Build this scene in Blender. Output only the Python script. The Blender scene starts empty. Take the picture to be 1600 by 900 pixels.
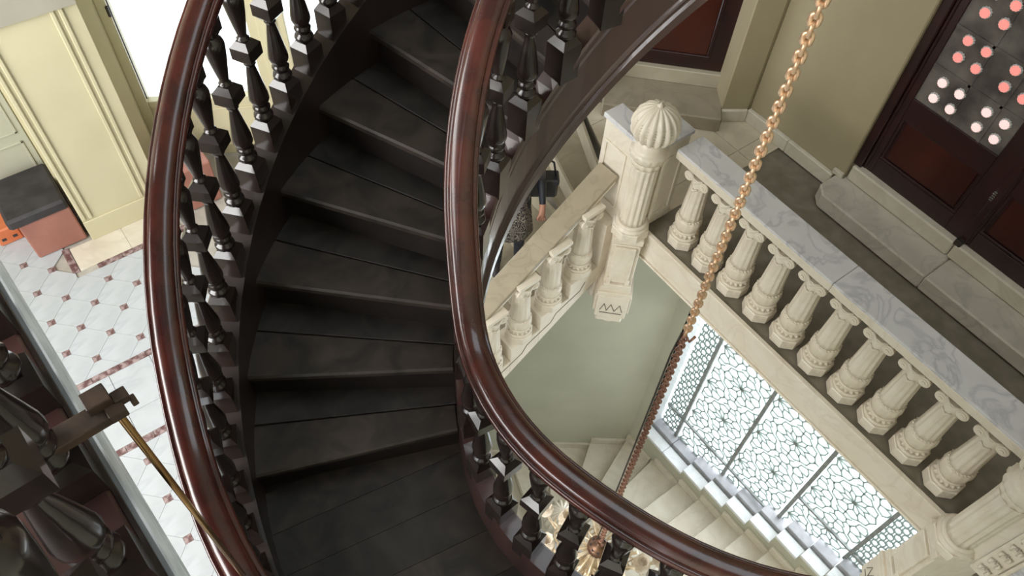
import bpy, bmesh, math, random
from mathutils import Vector, Matrix
random.seed(7)
S = bpy.context.scene
C = S.collection
PI = math.pi

# ------------------------------------------------------------------ camera, sky, lights, exposure
EYE = 5.0
cam = bpy.data.cameras.new('camera'); co = bpy.data.objects.new('camera', cam); C.objects.link(co)
cam.sensor_fit = 'HORIZONTAL'; cam.sensor_width = 36.0; cam.lens = 36.0 * 1252.75 / 1600.0
cam.clip_start = 0.02; cam.clip_end = 200
R3 = Matrix(((0.59187563, -0.66960924, 0.44867216), (0.80477474, 0.45989044, -0.37528442), (0.04495388, 0.58320172, 0.81108255)))
co.matrix_world = Matrix.Translation((0, 0, EYE)) @ R3.to_4x4()
S.camera = co
W = bpy.data.worlds.new('World'); S.world = W; W.use_nodes = True
bg = W.node_tree.nodes['Background']
bg.inputs['Color'].default_value = (0.90, 0.95, 1.0, 1); bg.inputs['Strength'].default_value = 3.2


def area(name, loc, target, sx, sy, power, col):
    l = bpy.data.lights.new(name, 'AREA'); l.shape = 'RECTANGLE'; l.size = sx; l.size_y = sy; l.energy = power; l.color = col
    o = bpy.data.objects.new(name, l); C.objects.link(o); o.location = loc
    o.rotation_euler = (Vector(target) - Vector(loc)).to_track_quat('-Z', 'Y').to_euler()
    return o


S.view_settings.view_transform = 'Standard'; S.view_settings.look = 'None'
S.view_settings.gamma = 1.0; S.view_settings.use_curve_mapping = False
S.view_settings.exposure = 0.0
S.cycles.use_denoising = True
S.cycles.max_bounces = 8; S.cycles.diffuse_bounces = 5; S.cycles.glossy_bounces = 4; S.cycles.transmission_bounces = 6; S.cycles.transparent_max_bounces = 8
S.cycles.sample_clamp_indirect = 6.0


# ------------------------------------------------------------------ materials
def nt(m): return m.node_tree.nodes, m.node_tree.links


def base_mat(name, rough, coat=0.0, metal=0.0, spec=0.5):
    m = bpy.data.materials.new(name); m.use_nodes = True
    b = m.node_tree.nodes['Principled BSDF']
    b.inputs['Roughness'].default_value = rough; b.inputs['Metallic'].default_value = metal
    b.inputs['Specular IOR Level'].default_value = spec
    b.inputs['Coat Weight'].default_value = coat; b.inputs['Coat Roughness'].default_value = 0.12
    return m, b


def mottled(name, c1, c2, scale, rough, stretch=(1, 1, 1), coat=0.0, bump=0.0, metal=0.0, detail=6.0, lo=0.35, hi=0.65, spec=0.5, distort=0.0):
    m, b = base_mat(name, rough, coat, metal, spec); N, L = nt(m)
    tc = N.new('ShaderNodeTexCoord'); mp = N.new('ShaderNodeMapping'); mp.inputs['Scale'].default_value = stretch
    nz = N.new('ShaderNodeTexNoise'); nz.inputs['Scale'].default_value = scale; nz.inputs['Detail'].default_value = detail
    nz.inputs['Distortion'].default_value = distort
    rp = N.new('ShaderNodeValToRGB'); rp.color_ramp.elements[0].position = lo; rp.color_ramp.elements[1].position = hi
    rp.color_ramp.elements[0].color = (*c1, 1); rp.color_ramp.elements[1].color = (*c2, 1)
    L.new(tc.outputs['Object'], mp.inputs['Vector']); L.new(mp.outputs['Vector'], nz.inputs['Vector'])
    L.new(nz.outputs['Fac'], rp.inputs['Fac']); L.new(rp.outputs['Color'], b.inputs['Base Color'])
    if bump:
        bp = N.new('ShaderNodeBump'); bp.inputs['Strength'].default_value = bump; bp.inputs['Distance'].default_value = 0.01
        L.new(nz.outputs['Fac'], bp.inputs['Height']); L.new(bp.outputs['Normal'], b.inputs['Normal'])
    return m


def marble(name, c0, cv, rough=0.3, scale=2.2, vein=0.5, warm=None):
    """pale stone with thin warped veins"""
    m, b = base_mat(name, rough); N, L = nt(m)
    tc = N.new('ShaderNodeTexCoord')
    n1 = N.new('ShaderNodeTexNoise'); n1.inputs['Scale'].default_value = scale; n1.inputs['Detail'].default_value = 8; n1.inputs['Distortion'].default_value = 1.2
    ab = N.new('ShaderNodeMath'); ab.operation = 'SUBTRACT'; ab.inputs[1].default_value = 0.5
    a2 = N.new('ShaderNodeMath'); a2.operation = 'ABSOLUTE'
    rp = N.new('ShaderNodeValToRGB'); rp.color_ramp.elements[0].position = 0.0; rp.color_ramp.elements[1].position = 0.05
    rp.color_ramp.elements[0].color = (1, 1, 1, 1); rp.color_ramp.elements[1].color = (0, 0, 0, 1)
    n2 = N.new('ShaderNodeTexNoise'); n2.inputs['Scale'].default_value = scale * 0.9; n2.inputs['Detail'].default_value = 3
    mu = N.new('ShaderNodeMath'); mu.operation = 'MULTIPLY'
    mu2 = N.new('ShaderNodeMath'); mu2.operation = 'MULTIPLY'; mu2.inputs[1].default_value = vein * 1.6
    mx = N.new('ShaderNodeMix'); mx.data_type = 'RGBA'; mx.inputs['B'].default_value = (*cv, 1)
    n3 = N.new('ShaderNodeTexNoise'); n3.inputs['Scale'].default_value = 5.0; n3.inputs['Detail'].default_value = 5
    r3 = N.new('ShaderNodeValToRGB'); r3.color_ramp.elements[0].position = 0.3; r3.color_ramp.elements[1].position = 0.7
    w = warm or tuple(x * 0.88 for x in c0)
    r3.color_ramp.elements[0].color = (*w, 1); r3.color_ramp.elements[1].color = (*c0, 1)
    for n in (n1, n2, n3): L.new(tc.outputs['Object'], n.inputs['Vector'])
    L.new(n1.outputs['Fac'], ab.inputs[0]); L.new(ab.outputs[0], a2.inputs[0]); L.new(a2.outputs[0], rp.inputs['Fac'])
    L.new(rp.outputs['Color'], mu.inputs[0]); L.new(n2.outputs['Fac'], mu.inputs[1]); L.new(mu.outputs[0], mu2.inputs[0])
    L.new(n3.outputs['Fac'], r3.inputs['Fac']); L.new(r3.outputs['Color'], mx.inputs['A'])
    L.new(mu2.outputs[0], mx.inputs['Factor']); L.new(mx.outputs['Result'], b.inputs['Base Color'])
    return m


M = {}
M['tread'] = mottled('worn dark tread wood', (.016, .014, .0135), (.040, .034, .030), 5.0, .52, (1, 1, 1), bump=.15, distort=1.5, spec=.42)
M['tread_edge'] = mottled('worn brown tread edge', (.018, .0145, .0125), (.050, .037, .029), 7.0, .5, bump=.15, distort=1.0)
M['riser'] = mottled('dark riser wood', (.010, .007, .006), (.020, .014, .012), 6.0, .5)
M['string'] = mottled('dark polished stringer wood', (.042, .019, .017), (.082, .038, .034), 4.0, .28, (1, 1, .3), coat=.6)
M['outerstring'] = mottled('black brown stringer wood', (.016, .010, .009), (.032, .020, .017), 4.0, .4, (1, 1, .3), coat=.2)
M['rail'] = mottled('red brown polished rail wood', (.034, .008, .007), (.075, .015, .010), 9.0, .26, (1, 1, 1), coat=.6, distort=.6)
M['turned'] = mottled('nearly black turned wood', (.012, .008, .008), (.026, .017, .014), 9.0, .24, coat=.5)
M['bracket'] = mottled('rough brown timber', (.03, .02, .016), (.10, .055, .032), 14.0, .6)
M['cream'] = marble('cream carved marble', (.78, .72, .615), (.50, .40, .30), .38, 3.0, .25, warm=(.73, .655, .535))
M['cap'] = marble('grey veined marble', (.68, .675, .69), (.34, .34, .39), .25, 3.5, .55, warm=(.61, .605, .62))
M['landing'] = marble('tan landing flagstone', (.66, .59, .46), (.42, .36, .27), .32, 1.6, .4, warm=(.56, .49, .37))
M['stairtan'] = marble('landing stone darkened against lamp', (.34, .295, .215), (.20, .17, .12), .38, 1.8, .4, warm=(.28, .24, .17))  # landing stone copied darker to offset the strong lamp on these steps
M['stairedge'] = marble('worn pale stair edge toned down', (.50, .45, .35), (.34, .29, .22), .38, 2.0, .3, warm=(.44, .39, .29))  # edge colour lowered likewise against the lamp
M['flightrail_shade'] = marble('shade-darkened tan veined marble', (.37, .315, .23), (.22, .19, .13), .32, 4.0, .5, warm=(.30, .255, .18))  # darker tan puts the shade on the sloping rail into its colour
M['stepgrey'] = marble('warm grey veined marble', (.60, .56, .49), (.34, .32, .29), .28, 3.0, .45, warm=(.52, .48, .41))
M['joint'] = mottled('stone joint', (.16, .14, .10), (.22, .19, .15), 8, .7)
M['tile'] = marble('white floor tile', (.50, .53, .56), (.34, .37, .42), .25, 2.6, .35, warm=(.46, .485, .50))
M['inset'] = mottled('purple inlay stone', (.13, .065, .065), (.36, .28, .275), 26.0, .35, lo=.42, hi=.62)
M['grout'] = mottled('floor joint', (.36, .33, .29), (.45, .42, .37), 9, .7)
M['step'] = marble('pale stair marble', (.70, .66, .56), (.48, .43, .34), .35, 2.0, .3, warm=(.62, .56, .45))
M['sill'] = marble('white sill marble', (.82, .84, .86), (.56, .58, .62), .3, 2.5, .3)
M['sillgrey'] = mottled('grey sill stone', (.34, .34, .37), (.46, .46, .49), 5, .4)
M['strip'] = mottled('worn pale metal edging', (.52, .56, .60), (.74, .78, .82), 9, .25, (1, 1, 6))
M['iron'] = mottled('grey painted iron', (.20, .22, .22), (.30, .32, .31), 20, .45)
def lattmat():
    m, b = base_mat('glare-lightened window tracery', .5); N, L = nt(m)
    b.inputs['Base Color'].default_value = (.42, .47, .45, 1)
    t = N.new('ShaderNodeBsdfTranslucent'); t.inputs['Color'].default_value = (.40, .46, .44, 1)  # pale translucent mix lightens the bars to imitate window glare
    mx = N.new('ShaderNodeMixShader'); mx.inputs[0].default_value = .5
    L.new(b.outputs[0], mx.inputs[1]); L.new(t.outputs[0], mx.inputs[2]); L.new(mx.outputs[0], N['Material Output'].inputs['Surface'])
    return m
M['latt'] = lattmat()
M['wallg'] = mottled('pale green wall paint', (.47, .475, .375), (.53, .53, .42), 1.5, .55, detail=3)
M['wallo'] = mottled('olive cream wall paint', (.35, .295, .185), (.40, .345, .225), 1.2, .5, detail=3)
M['joinery'] = mottled('cream painted joinery', (.55, .50, .33), (.60, .55, .37), 2.0, .45, detail=3)
M['door'] = mottled('dark red varnished door', (.030, .004, .003), (.062, .011, .006), 3.0, .3, (1, 1, .3), coat=.3)
M['doorframe'] = mottled('black red door frame', (.018, .005, .006), (.032, .008, .008), 5.0, .35, coat=.3)
M['frost'] = mottled('mottled leaded door glass', (.07, .06, .055), (.22, .20, .18), 4.0, .4, lo=.40, hi=.68)  # random paler patches over grey brown
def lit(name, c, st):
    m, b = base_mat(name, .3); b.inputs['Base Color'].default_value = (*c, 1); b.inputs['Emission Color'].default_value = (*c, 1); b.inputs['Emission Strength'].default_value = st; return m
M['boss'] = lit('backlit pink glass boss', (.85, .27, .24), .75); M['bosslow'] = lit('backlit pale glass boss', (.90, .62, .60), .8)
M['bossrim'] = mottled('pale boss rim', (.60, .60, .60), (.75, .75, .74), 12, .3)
M['palegold'] = mottled('pale gilt metal', (.62, .46, .28), (.85, .72, .52), 30, .3, metal=.35)
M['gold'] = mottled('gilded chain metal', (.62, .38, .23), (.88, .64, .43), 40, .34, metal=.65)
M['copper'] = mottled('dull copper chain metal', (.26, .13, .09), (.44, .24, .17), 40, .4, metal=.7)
M['brass'] = mottled('aged brass tube', (.22, .12, .055), (.46, .29, .13), 12, .28, (1, 1, .2), metal=.9)
M['darkmetal'] = mottled('dark iron', (.03, .025, .022), (.08, .06, .05), 20, .45, metal=.5)
M['hub'] = mottled('brown bronze hub', (.10, .05, .03), (.22, .12, .07), 20, .4, metal=.6)
M['crystal'] = mottled('warm cut crystal', (.72, .60, .46), (.88, .80, .68), 30, .08)
M['brick'] = mottled('faded red painted block', (.30, .125, .095), (.38, .165, .125), 4, .6)
M['blackbox'] = mottled('black fabric', (.02, .018, .02), (.04, .036, .038), 8, .6)
M['orange'] = mottled('orange plastic', (.52, .13, .04), (.64, .20, .08), 5, .4)
M['jacket'] = mottled('black jacket leather', (.006, .007, .012), (.018, .02, .03), 10, .3, coat=.3)
M['navy'] = mottled('dark navy trousers cloth', (.012, .014, .022), (.03, .034, .045), 14, .8)
M['skin'] = mottled('brown skin', (.36, .17, .11), (.42, .21, .14), 12, .5)
M['hair'] = mottled('black hair strands', (.006, .005, .005), (.02, .016, .014), 60, .4)
M['silver'] = mottled('silver buckle metal', (.6, .6, .6), (.75, .75, .74), 20, .2, metal=1)
M['paper'] = mottled('white paint chip', (.7, .68, .62), (.78, .76, .7), 20, .5)
M['plaster'] = mottled('dim plaster', (.34, .32, .26), (.40, .38, .31), 2, .7)


def paisley():
    m, b = base_mat('grey paisley print cloth', .8); N, L = nt(m)
    tc = N.new('ShaderNodeTexCoord'); v = N.new('ShaderNodeTexVoronoi'); v.inputs['Scale'].default_value = 17
    nz = N.new('ShaderNodeTexNoise'); nz.inputs['Scale'].default_value = 9
    mxv = N.new('ShaderNodeMix'); mxv.data_type = 'RGBA'; mxv.inputs['Factor'].default_value = .25
    L.new(tc.outputs['Object'], mxv.inputs['A']); L.new(tc.outputs['Object'], nz.inputs['Vector']); L.new(nz.outputs['Color'], mxv.inputs['B'])
    L.new(mxv.outputs['Result'], v.inputs['Vector'])
    s = N.new('ShaderNodeMath'); s.operation = 'MULTIPLY'; s.inputs[1].default_value = 30
    sn = N.new('ShaderNodeMath'); sn.operation = 'SINE'
    rp = N.new('ShaderNodeValToRGB'); rp.color_ramp.elements[0].position = .35; rp.color_ramp.elements[1].position = .6
    rp.color_ramp.elements[0].color = (.02, .018, .018, 1); rp.color_ramp.elements[1].color = (.32, .28, .24, 1)
    L.new(v.outputs['Distance'], s.inputs[0]); L.new(s.outputs[0], sn.inputs[0]); L.new(sn.outputs[0], rp.inputs['Fac'])
    L.new(rp.outputs['Color'], b.inputs['Base Color'])
    return m


M['paisley'] = paisley()


def glassmat():
    m = bpy.data.materials.new('bright window glass'); m.use_nodes = True; N, L = nt(m)
    N.remove(N['Principled BSDF']); out = N['Material Output']
    t = N.new('ShaderNodeBsdfTransparent'); t.inputs['Color'].default_value = (.95, .97, .97, 1)
    g = N.new('ShaderNodeBsdfGlossy'); g.inputs['Roughness'].default_value = .05; g.inputs['Color'].default_value = (.9, .9, .9, 1)
    mx = N.new('ShaderNodeMixShader'); mx.inputs[0].default_value = .07; L.new(t.outputs[0], mx.inputs[1]); L.new(g.outputs[0], mx.inputs[2])
    L.new(mx.outputs[0], out.inputs['Surface'])
    return m


M['glass'] = glassmat()


# ------------------------------------------------------------------ helpers
class MB:
    """collects simple solids in one bmesh"""
    def __init__(self): self.bm = bmesh.new(); self.mi = 0

    def poly_prism(self, pts, z0, z1):
        """closed prism over a plan polygon; z0/z1 numbers or lists"""
        n = len(pts)
        a = z0 if hasattr(z0, '__len__') else [z0] * n; b = z1 if hasattr(z1, '__len__') else [z1] * n
        lo = [self.bm.verts.new((p[0], p[1], a[i])) for i, p in enumerate(pts)]
        hi = [self.bm.verts.new((p[0], p[1], b[i])) for i, p in enumerate(pts)]
        fs = [self.bm.faces.new(hi), self.bm.faces.new(lo[::-1])]
        for i in range(n):
            j = (i + 1) % n; fs.append(self.bm.faces.new((lo[i], lo[j], hi[j], hi[i])))
        for f in fs: f.material_index = self.mi
        return self

    def box(self, x0, x1, y0, y1, z0, z1):
        return self.poly_prism([(x0, y0), (x1, y0), (x1, y1), (x0, y1)], z0, z1)

    def obox(self, o, ux, uy, uz, a0, a1, b0, b1, c0, c1):
        """box in a local frame"""
        o = Vector(o); ux = Vector(ux); uy = Vector(uy); uz = Vector(uz)
        P = lambda a, b, c: self.bm.verts.new(o + ux * a + uy * b + uz * c)
        v = [P(a, b, c) for c in (c0, c1) for a, b in ((a0, b0), (a1, b0), (a1, b1), (a0, b1))]
        for q in ((0, 3, 2, 1), (4, 5, 6, 7), (0, 1, 5, 4), (1, 2, 6, 5), (2, 3, 7, 6), (3, 0, 4, 7)):
            f = self.bm.faces.new([v[i] for i in q]); f.material_index = self.mi
        return self

    def lathe(self, prof, seg=16, cx=0, cy=0, flute=0, depth=0.0, f0=-9, f1=9, smooth=True, rot=0.0):
        """prof [(r,z)] bottom to top, capped; optional flutes between heights"""
        rings = []
        for r, z in prof:
            ring = []
            for k in range(seg):
                a = 2 * PI * k / seg + rot; rr = r
                if flute and f0 <= z <= f1: rr = r * (1 - depth * (0.5 - 0.5 * math.cos(a * flute)))
                ring.append(self.bm.verts.new((cx + rr * math.cos(a), cy + rr * math.sin(a), z)))
            rings.append(ring)
        for a, b in zip(rings, rings[1:]):
            for k in range(seg):
                j = (k + 1) % seg; f = self.bm.faces.new((a[k], a[j], b[j], b[k])); f.smooth = smooth; f.material_index = self.mi
        self.bm.faces.new(rings[0][::-1]).material_index = self.mi; self.bm.faces.new(rings[-1]).material_index = self.mi
        return self

    def tube(self, pts, r, seg=8, closed=False):
        pts = [Vector(p) for p in pts]; n = len(pts); rings = []
        up = None
        for i, p in enumerate(pts):
            if closed: t = pts[(i + 1) % n] - pts[i - 1]
            else: t = pts[min(i + 1, n - 1)] - pts[max(i - 1, 0)]
            t.normalize()
            if up is None:
                up = Vector((0, 0, 1)) if abs(t.z) < .9 else Vector((1, 0, 0))
            s = t.cross(up); s.normalize(); u = s.cross(t); up = u
            rr = r[i] if hasattr(r, '__len__') else r
            rings.append([self.bm.verts.new(p + (s * math.cos(2 * PI * k / seg) + u * math.sin(2 * PI * k / seg)) * rr) for k in range(seg)])
        pr = list(zip(rings, rings[1:] + rings[:1])) if closed else list(zip(rings, rings[1:]))
        for a, b in pr:
            for k in range(seg):
                j = (k + 1) % seg; f = self.bm.faces.new((a[k], a[j], b[j], b[k])); f.smooth = True; f.material_index = self.mi
        if not closed:
            self.bm.faces.new(rings[0][::-1]).material_index = self.mi; self.bm.faces.new(rings[-1]).material_index = self.mi
        return self

    def sweep(self, prof, ths, rf, zf, smooth=False):
        """closed profile [(dr,dz)] swept round the stair axis"""
        rings = []
        for th in ths:
            r0, z0 = rf(th), zf(th); t = math.radians(th)
            rings.append([self.bm.verts.new((CX + (r0 + a) * math.cos(t), CY + (r0 + a) * math.sin(t), z0 + b)) for a, b in prof])
        n = len(prof)
        for a, b in zip(rings, rings[1:]):
            for k in range(n):
                j = (k + 1) % n; f = self.bm.faces.new((a[k], a[j], b[j], b[k])); f.smooth = smooth; f.material_index = self.mi
        self.bm.faces.new(rings[0][::-1]); self.bm.faces.new(rings[-1])
        return self

    def mesh(self, name, mats, bevel=0.0):
        bm = self.bm
        bmesh.ops.recalc_face_normals(bm, faces=bm.faces)
        if bevel:
            es = [e for e in bm.edges if len(e.link_faces) == 2 and e.calc_face_angle(0) > .6]
            bmesh.ops.bevel(bm, geom=es, offset=bevel, segments=1, affect='EDGES', clamp_overlap=True)
        me = bpy.data.meshes.new(name); bm.to_mesh(me); bm.free()
        for m in (mats if isinstance(mats, (list, tuple)) else [mats]): me.materials.append(M[m])
        return me

    def build(self, name, mats, parent=None, bevel=0.0, loc=None, rot=None):
        return add(name, self.mesh(name, mats, bevel), parent, loc, rot)


def add(name, me, parent=None, loc=None, rot=None):
    o = bpy.data.objects.new(name, me); C.objects.link(o)
    if parent: o.parent = parent
    if loc is not None: o.location = loc
    if rot is not None: o.rotation_euler = rot
    return o


def tag(o, label, cat=None, group=None, kind=None):
    o['label'] = label
    if cat: o['category'] = cat
    if group: o['group'] = group
    if kind: o['kind'] = kind
    return o


def thing(name, label, cat, loc=(0, 0, 0), rot=0.0, group=None, kind=None):
    o = bpy.data.objects.new(name, None); C.objects.link(o); o.location = loc; o.rotation_euler = (0, 0, rot)
    o.empty_display_size = .1
    return tag(o, label, cat, group, kind)


def struct(name, label, cat='setting'):
    return thing(name, label, cat, kind='structure')


def lerp_table(tab):
    def f(x):
        if x <= tab[0][0]: return tab[0][1]
        for (a, b), (c, d) in zip(tab, tab[1:]):
            if x <= c: return b + (d - b) * (x - a) / (c - a)
        return tab[-1][1]
    return f


def smooth_fn(f, w=5.0):
    return lambda x: sum(f(x + d * w) for d in (-1, -.5, 0, .5, 1)) / 5.0


def clip(poly, a, b):
    """keep the side left of the line a->b"""
    out = []
    s = lambda p: (b[0] - a[0]) * (p[1] - a[1]) - (b[1] - a[1]) * (p[0] - a[0])
    for i, p in enumerate(poly):
        q = poly[(i + 1) % len(poly)]; sp, sq = s(p), s(q)
        if sp >= 0: out.append(p)
        if (sp > 0 > sq) or (sp < 0 < sq):
            t = sp / (sp - sq); out.append((p[0] + (q[0] - p[0]) * t, p[1] + (q[1] - p[1]) * t))
    return out


def clip_all(poly, region):
    for i in range(len(region)):
        if len(poly) < 3: return []
        poly = clip(poly, region[i], region[(i + 1) % len(region)])
    return poly


def parea(p): return abs(sum(p[i][0] * p[(i + 1) % len(p)][1] - p[(i + 1) % len(p)][0] * p[i][1] for i in range(len(p)))) / 2


def frange(a, b, n): return [a + (b - a) * i / n for i in range(n + 1)]


# ------------------------------------------------------------------ stair geometry (axis through the chandelier chain)
CX, CY = -0.861, 1.598
_D = lambda th: -1.119 + .867 * math.radians(min(th, 255.7))
zr = smooth_fn(lambda th: EYE - _D(th), 4.0)               # height of the line through the baluster rings
Rm = smooth_fn(lerp_table([(100, .77), (147, .79), (172, .80), (185, .815), (200, .842), (215, .852), (246, .850), (260, .880), (270, .905), (280, .925), (294, .945), (304, .975), (318, 1.035), (330, 1.09), (345, 1.16)]), 5.0)
Ro = lambda th: 1.72
TN0, DT = 248.5, 11.36
ZL = EYE - 3.08
TOP = 112.0


def polar(r, th): return (CX + r * math.cos(math.radians(th)), CY + r * math.sin(math.radians(th)))


def sector(mb, r0, r1, t0, t1, z0, z1, n=6):
    f0 = r0 if callable(r0) else (lambda t: r0); f1 = r1 if callable(r1) else (lambda t: r1)
    ts = frange(t0, t1, n)
    pts = [polar(f1(t), t) for t in ts] + [polar(f0(t), t) for t in ts[::-1]]
    return mb.poly_prism(pts, z0, z1)


# ================================================================== SETTING
# ---- landing floor
land = struct('floor', 'tan stone landing floor behind the marble balustrade', 'floor')
LP = [(-2.66, 3.585), (1.6, 3.585), (1.6, 5.30), (-3.05, 5.30), (-3.30, 5.10), (-4.02, 4.24), (-4.02, 4.06), (-2.66, 3.53)]
MB().poly_prism(LP, -.30, -.012).build('bed', 'joint', land); MB().box(-4.6, 1.6, 5.28, 5.7, -.30, .02).build('bed', 'joint', land)
MB().poly_prism([(-4.7, 4.0), (-3.9, 4.2), (-3.2, 5.0), (-3.2, 5.6), (-4.7, 5.6)], -.5, -.012).build('bed', 'joint', land)
for i in range(-6, 7):
    for j in range(0, 4):
        x0, y0 = -1.37 + .49 * i, 3.40 + .49 * j
        p = clip_all([(x0 + .002, y0 + .002), (x0 + .488, y0 + .002), (x0 + .488, y0 + .488), (x0 + .002, y0 + .488)], LP)
        if len(p) >= 3 and parea(p) > .004: MB().poly_prism(p, -.0115, 0).build('flagstone', 'landing', land)
# fascia of the landing edge (two bands)
fas = struct('trim_1', 'cream marble fascia beam under the landing balustrade', 'trim')
MB().box(-2.62, .36, 3.545, 3.584, -.128, .004).build('upper_band', 'cream', fas, .004)
MB().box(-2.62, .36, 3.562, 3.584, -.30, -.140).build('lower_band', 'cream', fas, .003)
MB().box(-2.62, .36, 3.546, 3.584, -.325, -.305).build('bead', 'cream', fas, .004)

# ---- hall floor with octagon tiles
hall = struct('floor', 'white tiled hall floor with small purple inlays', 'floor')
MB().box(-5.75, -1.75, -1.6, .52, -.30, -.013).poly_prism([(-5.75, .52), (-2.72, .52), (-2.72, .95), (-4.2, 1.9), (-5.0, 1.9), (-5.75, .8)], -.30, -.013).build('bed', 'grout', hall)
P = .1575; k = .027


def octa(sx0=-9, sx1=9, g=.0012):
    h = P - g; kk = P - k
    p = [(kk, -(h - kk)), (kk, h - kk), (h - kk, kk), (-(h - kk), kk), (-kk, h - kk), (-kk, -(h - kk)), (-(h - kk), -kk), (h - kk, -kk)]
    if sx0 > -9: p = clip(p, (sx0, 1), (sx0, -1))
    if sx1 < 9: p = clip(p, (sx1, -1), (sx1, 1))
    return p


def tile_mesh(p, name='tile', mat='tile'): return MB().poly_prism(p, -.012, 0).mesh(name, mat)


T_full = tile_mesh(octa()); T_right = tile_mesh(octa(sx0=.027)); T_left = tile_mesh(octa(sx1=-.027))
T_in = MB().box(-.026, .026, -.026, .026, -.012, .0004).mesh('inset', 'inset')
XB = -4.72


def field(xs, ncol, y0, y1):
    """octagon field from the band at xs, ncol half-columns wide"""
    rows = int((y1 - y0) / P)
    for i in range(ncol + 1):
        for j in range(rows):
            x = xs + i * P; y = -.62 + P * (j - 6)
            if not (y0 < y < y1): continue
            if (i + j) % 2 == 0:
                if 0 < i < ncol or (i == 0 and xs == XB and y < -.36): add('inset', T_in, hall, (x, y, 0))
            else:
                add('tile', (T_full if (xs == XB and y < -.36) else T_right) if i == 0 else (T_left if i == ncol else T_full), hall, (x, y, 0))


field(XB, 6, -1.55, .50)
field(XB + 6 * P + .027 * 2 + .57, 8, -1.55, .50)
xb2 = XB + 6 * P
xb3 = xb2 + .054 + .57
for x in (XB, xb2 + .0, xb3):
    for y in frange(-1.5, .40, 10):
        if x == XB and y < -.32: continue
        MB().box(x - .0255, x + .0255, y + .001, y + .188, -.012, .0002).build('inlay_strip', 'inset', hall)
for y in frange(-5.02, -4.75, 2)[:2]:
    MB().box(y, y + .133, -.345, -.295, -.012, .0002).build('inlay_strip', 'inset', hall)
for y in frange(-1.6, .42, 7):
    x0, x1 = xb2 + .027, xb3 - .027
    MB().box(x0, x0 + .36, y + .001, y + .286, -.012, 0).build('slab', 'tile', hall)
    MB().box(x0 + .362, x1, y + .001, y + .286, -.012, 0).build('slab', 'tile', hall)
for y in frange(-.29, .50, 2)[:2]:
    MB().box(-4.998, XB - .027, y + .001, y + .394, -.012, 0).build('slab', 'step', hall)
# tiles inside the recess
for i in range(1, 5):
    for j in range(0, 8):
        x = XB - i * P; y = -.62 + P * (j - 6)
        if y > -.37: continue
        if (i + j) % 2 == 0: add('inset', T_in, hall, (x, y, 0))
        else: add('tile', T_full, hall, (x, y, 0))

# ---- left wall: pier, recess with cupboard, bay with French windows
wl = struct('wall_left', 'cream painted wall pier with moulded panels', 'wall')
HT = 3.55; HP = 1.895
MB().box(-5.30, -5.0, -.11, .50, 0, HP).build('pier', 'joinery', wl)
MB().box(-5.00, -4.985, -.112, .502, 0, .20).build('plinth', 'joinery', wl, .004)
for y in (-.105, -.055, .335, .385):
    MB().box(-5.0, -4.983, y, y + .028, .22, HP).build('moulding', 'joinery', wl, .006)
MB().box(-5.70, -5.62, -1.9, -.11, 0, HP).build('recess_back', 'joinery', wl)
MB().box(-5.62, -5.30, -.13, -.11, 0, HP).build('reveal', 'joinery', wl)
cup = struct('trim_2', 'pale green panelled cupboard front in the wall recess', 'trim')
for j, y in enumerate((-1.02, -.58)):
    pz = [(.10, .62), (.70, 1.02), (1.10, 2.2)]
    MB().box(-5.62, -5.595, y + .005, y + .435, .03, 2.4).build('door_leaf', 'wallg', cup, .003)
    for z0, z1 in pz:
        for a, b, c, d in ((y + .05, y + .39, z0, z0 + .018), (y + .05, y + .39, z1 - .018, z1), (y + .05, y + .068, z0, z1), (y + .372, y + .39, z0, z1)):
            MB().box(-5.596, -5.584, a, b, c, d).build('moulding', 'wallg', cup, .003)
cw = struct('ceiling', 'dim plaster ceiling edge over the hall recess', 'ceiling')
MB().box(-6.1, -4.97, -2.2, .50, 1.90, 3.5).build('soffit', 'plaster', cw)
# bay wall (turned 28 degrees)
B0 = Vector((-5.49, .73, 0)); BU = Vector((.47, .883, 0)).normalized(); BN = Vector((BU.y, -BU.x, 0))   # BN faces the room
wb = struct('window_1', 'tall French window glazed above a cream panel, glaring daylight', 'window')
Zv = Vector((0, 0, 1))
def bay(name, mat, s0, s1, n0, n1, z0, z1, bev=0.0, par=None): return MB().obox(B0, BU, BN, Zv, s0, s1, n0, n1, z0, z1).build(name, mat, par or wb, bev)
bay('jamb', 'joinery', -.36, -.20, -.10, .05, 0, HT, .004); bay('jamb', 'joinery', -.205, -.075, -.10, .03, 0, HT, .004)
bay('jamb_bead', 'joinery', -.105, -.085, .03, .045, .45, 3.55, .004); bay('jamb_bead', 'joinery', -.235, -.21, .05, .065, .45, HT, .004)
bay('jamb_block', 'joinery', -.33, -.07, .03, .07, 0, .45, .004)
bay('frame', 'joinery', -.075, .0, -.08, .015, 0, HT, .004)
for s0, s1 in ((.0, .90), (1.17, 2.0)):
    bay('lower_panel', 'joinery', s0, s1, -.06, -.02, 0, .58); bay('bottom_rail', 'joinery', s0, s1, -.07, 0, .56, .62, .005)
    bay('pane', 'glass', s0, s1, -.052, -.046, .62, HT)
    for a, b, c, d in ((s0 + .07, s1 - .07, .49, .505), (s0 + .07, s1 - .07, .10, .115), (s0 + .07, s0 + .085, .10, .505), (s1 - .085, s1 - .07, .10, .505)):
        bay('panel_bead', 'joinery', a, b, -.02, -.008, c, d, .003)
bay('stile', 'joinery', .90, .975, -.07, .0, 0, HT, .004); bay('stile', 'joinery', 1.10, 1.17, -.07, .0, 0, HT, .004)
bay('mullion', 'joinery', .975, 1.10, -.09, .03, 0, HT, .004); bay('mullion_bead', 'joinery', 1.02, 1.055, .03, .045, 0, HT, .004)
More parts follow.
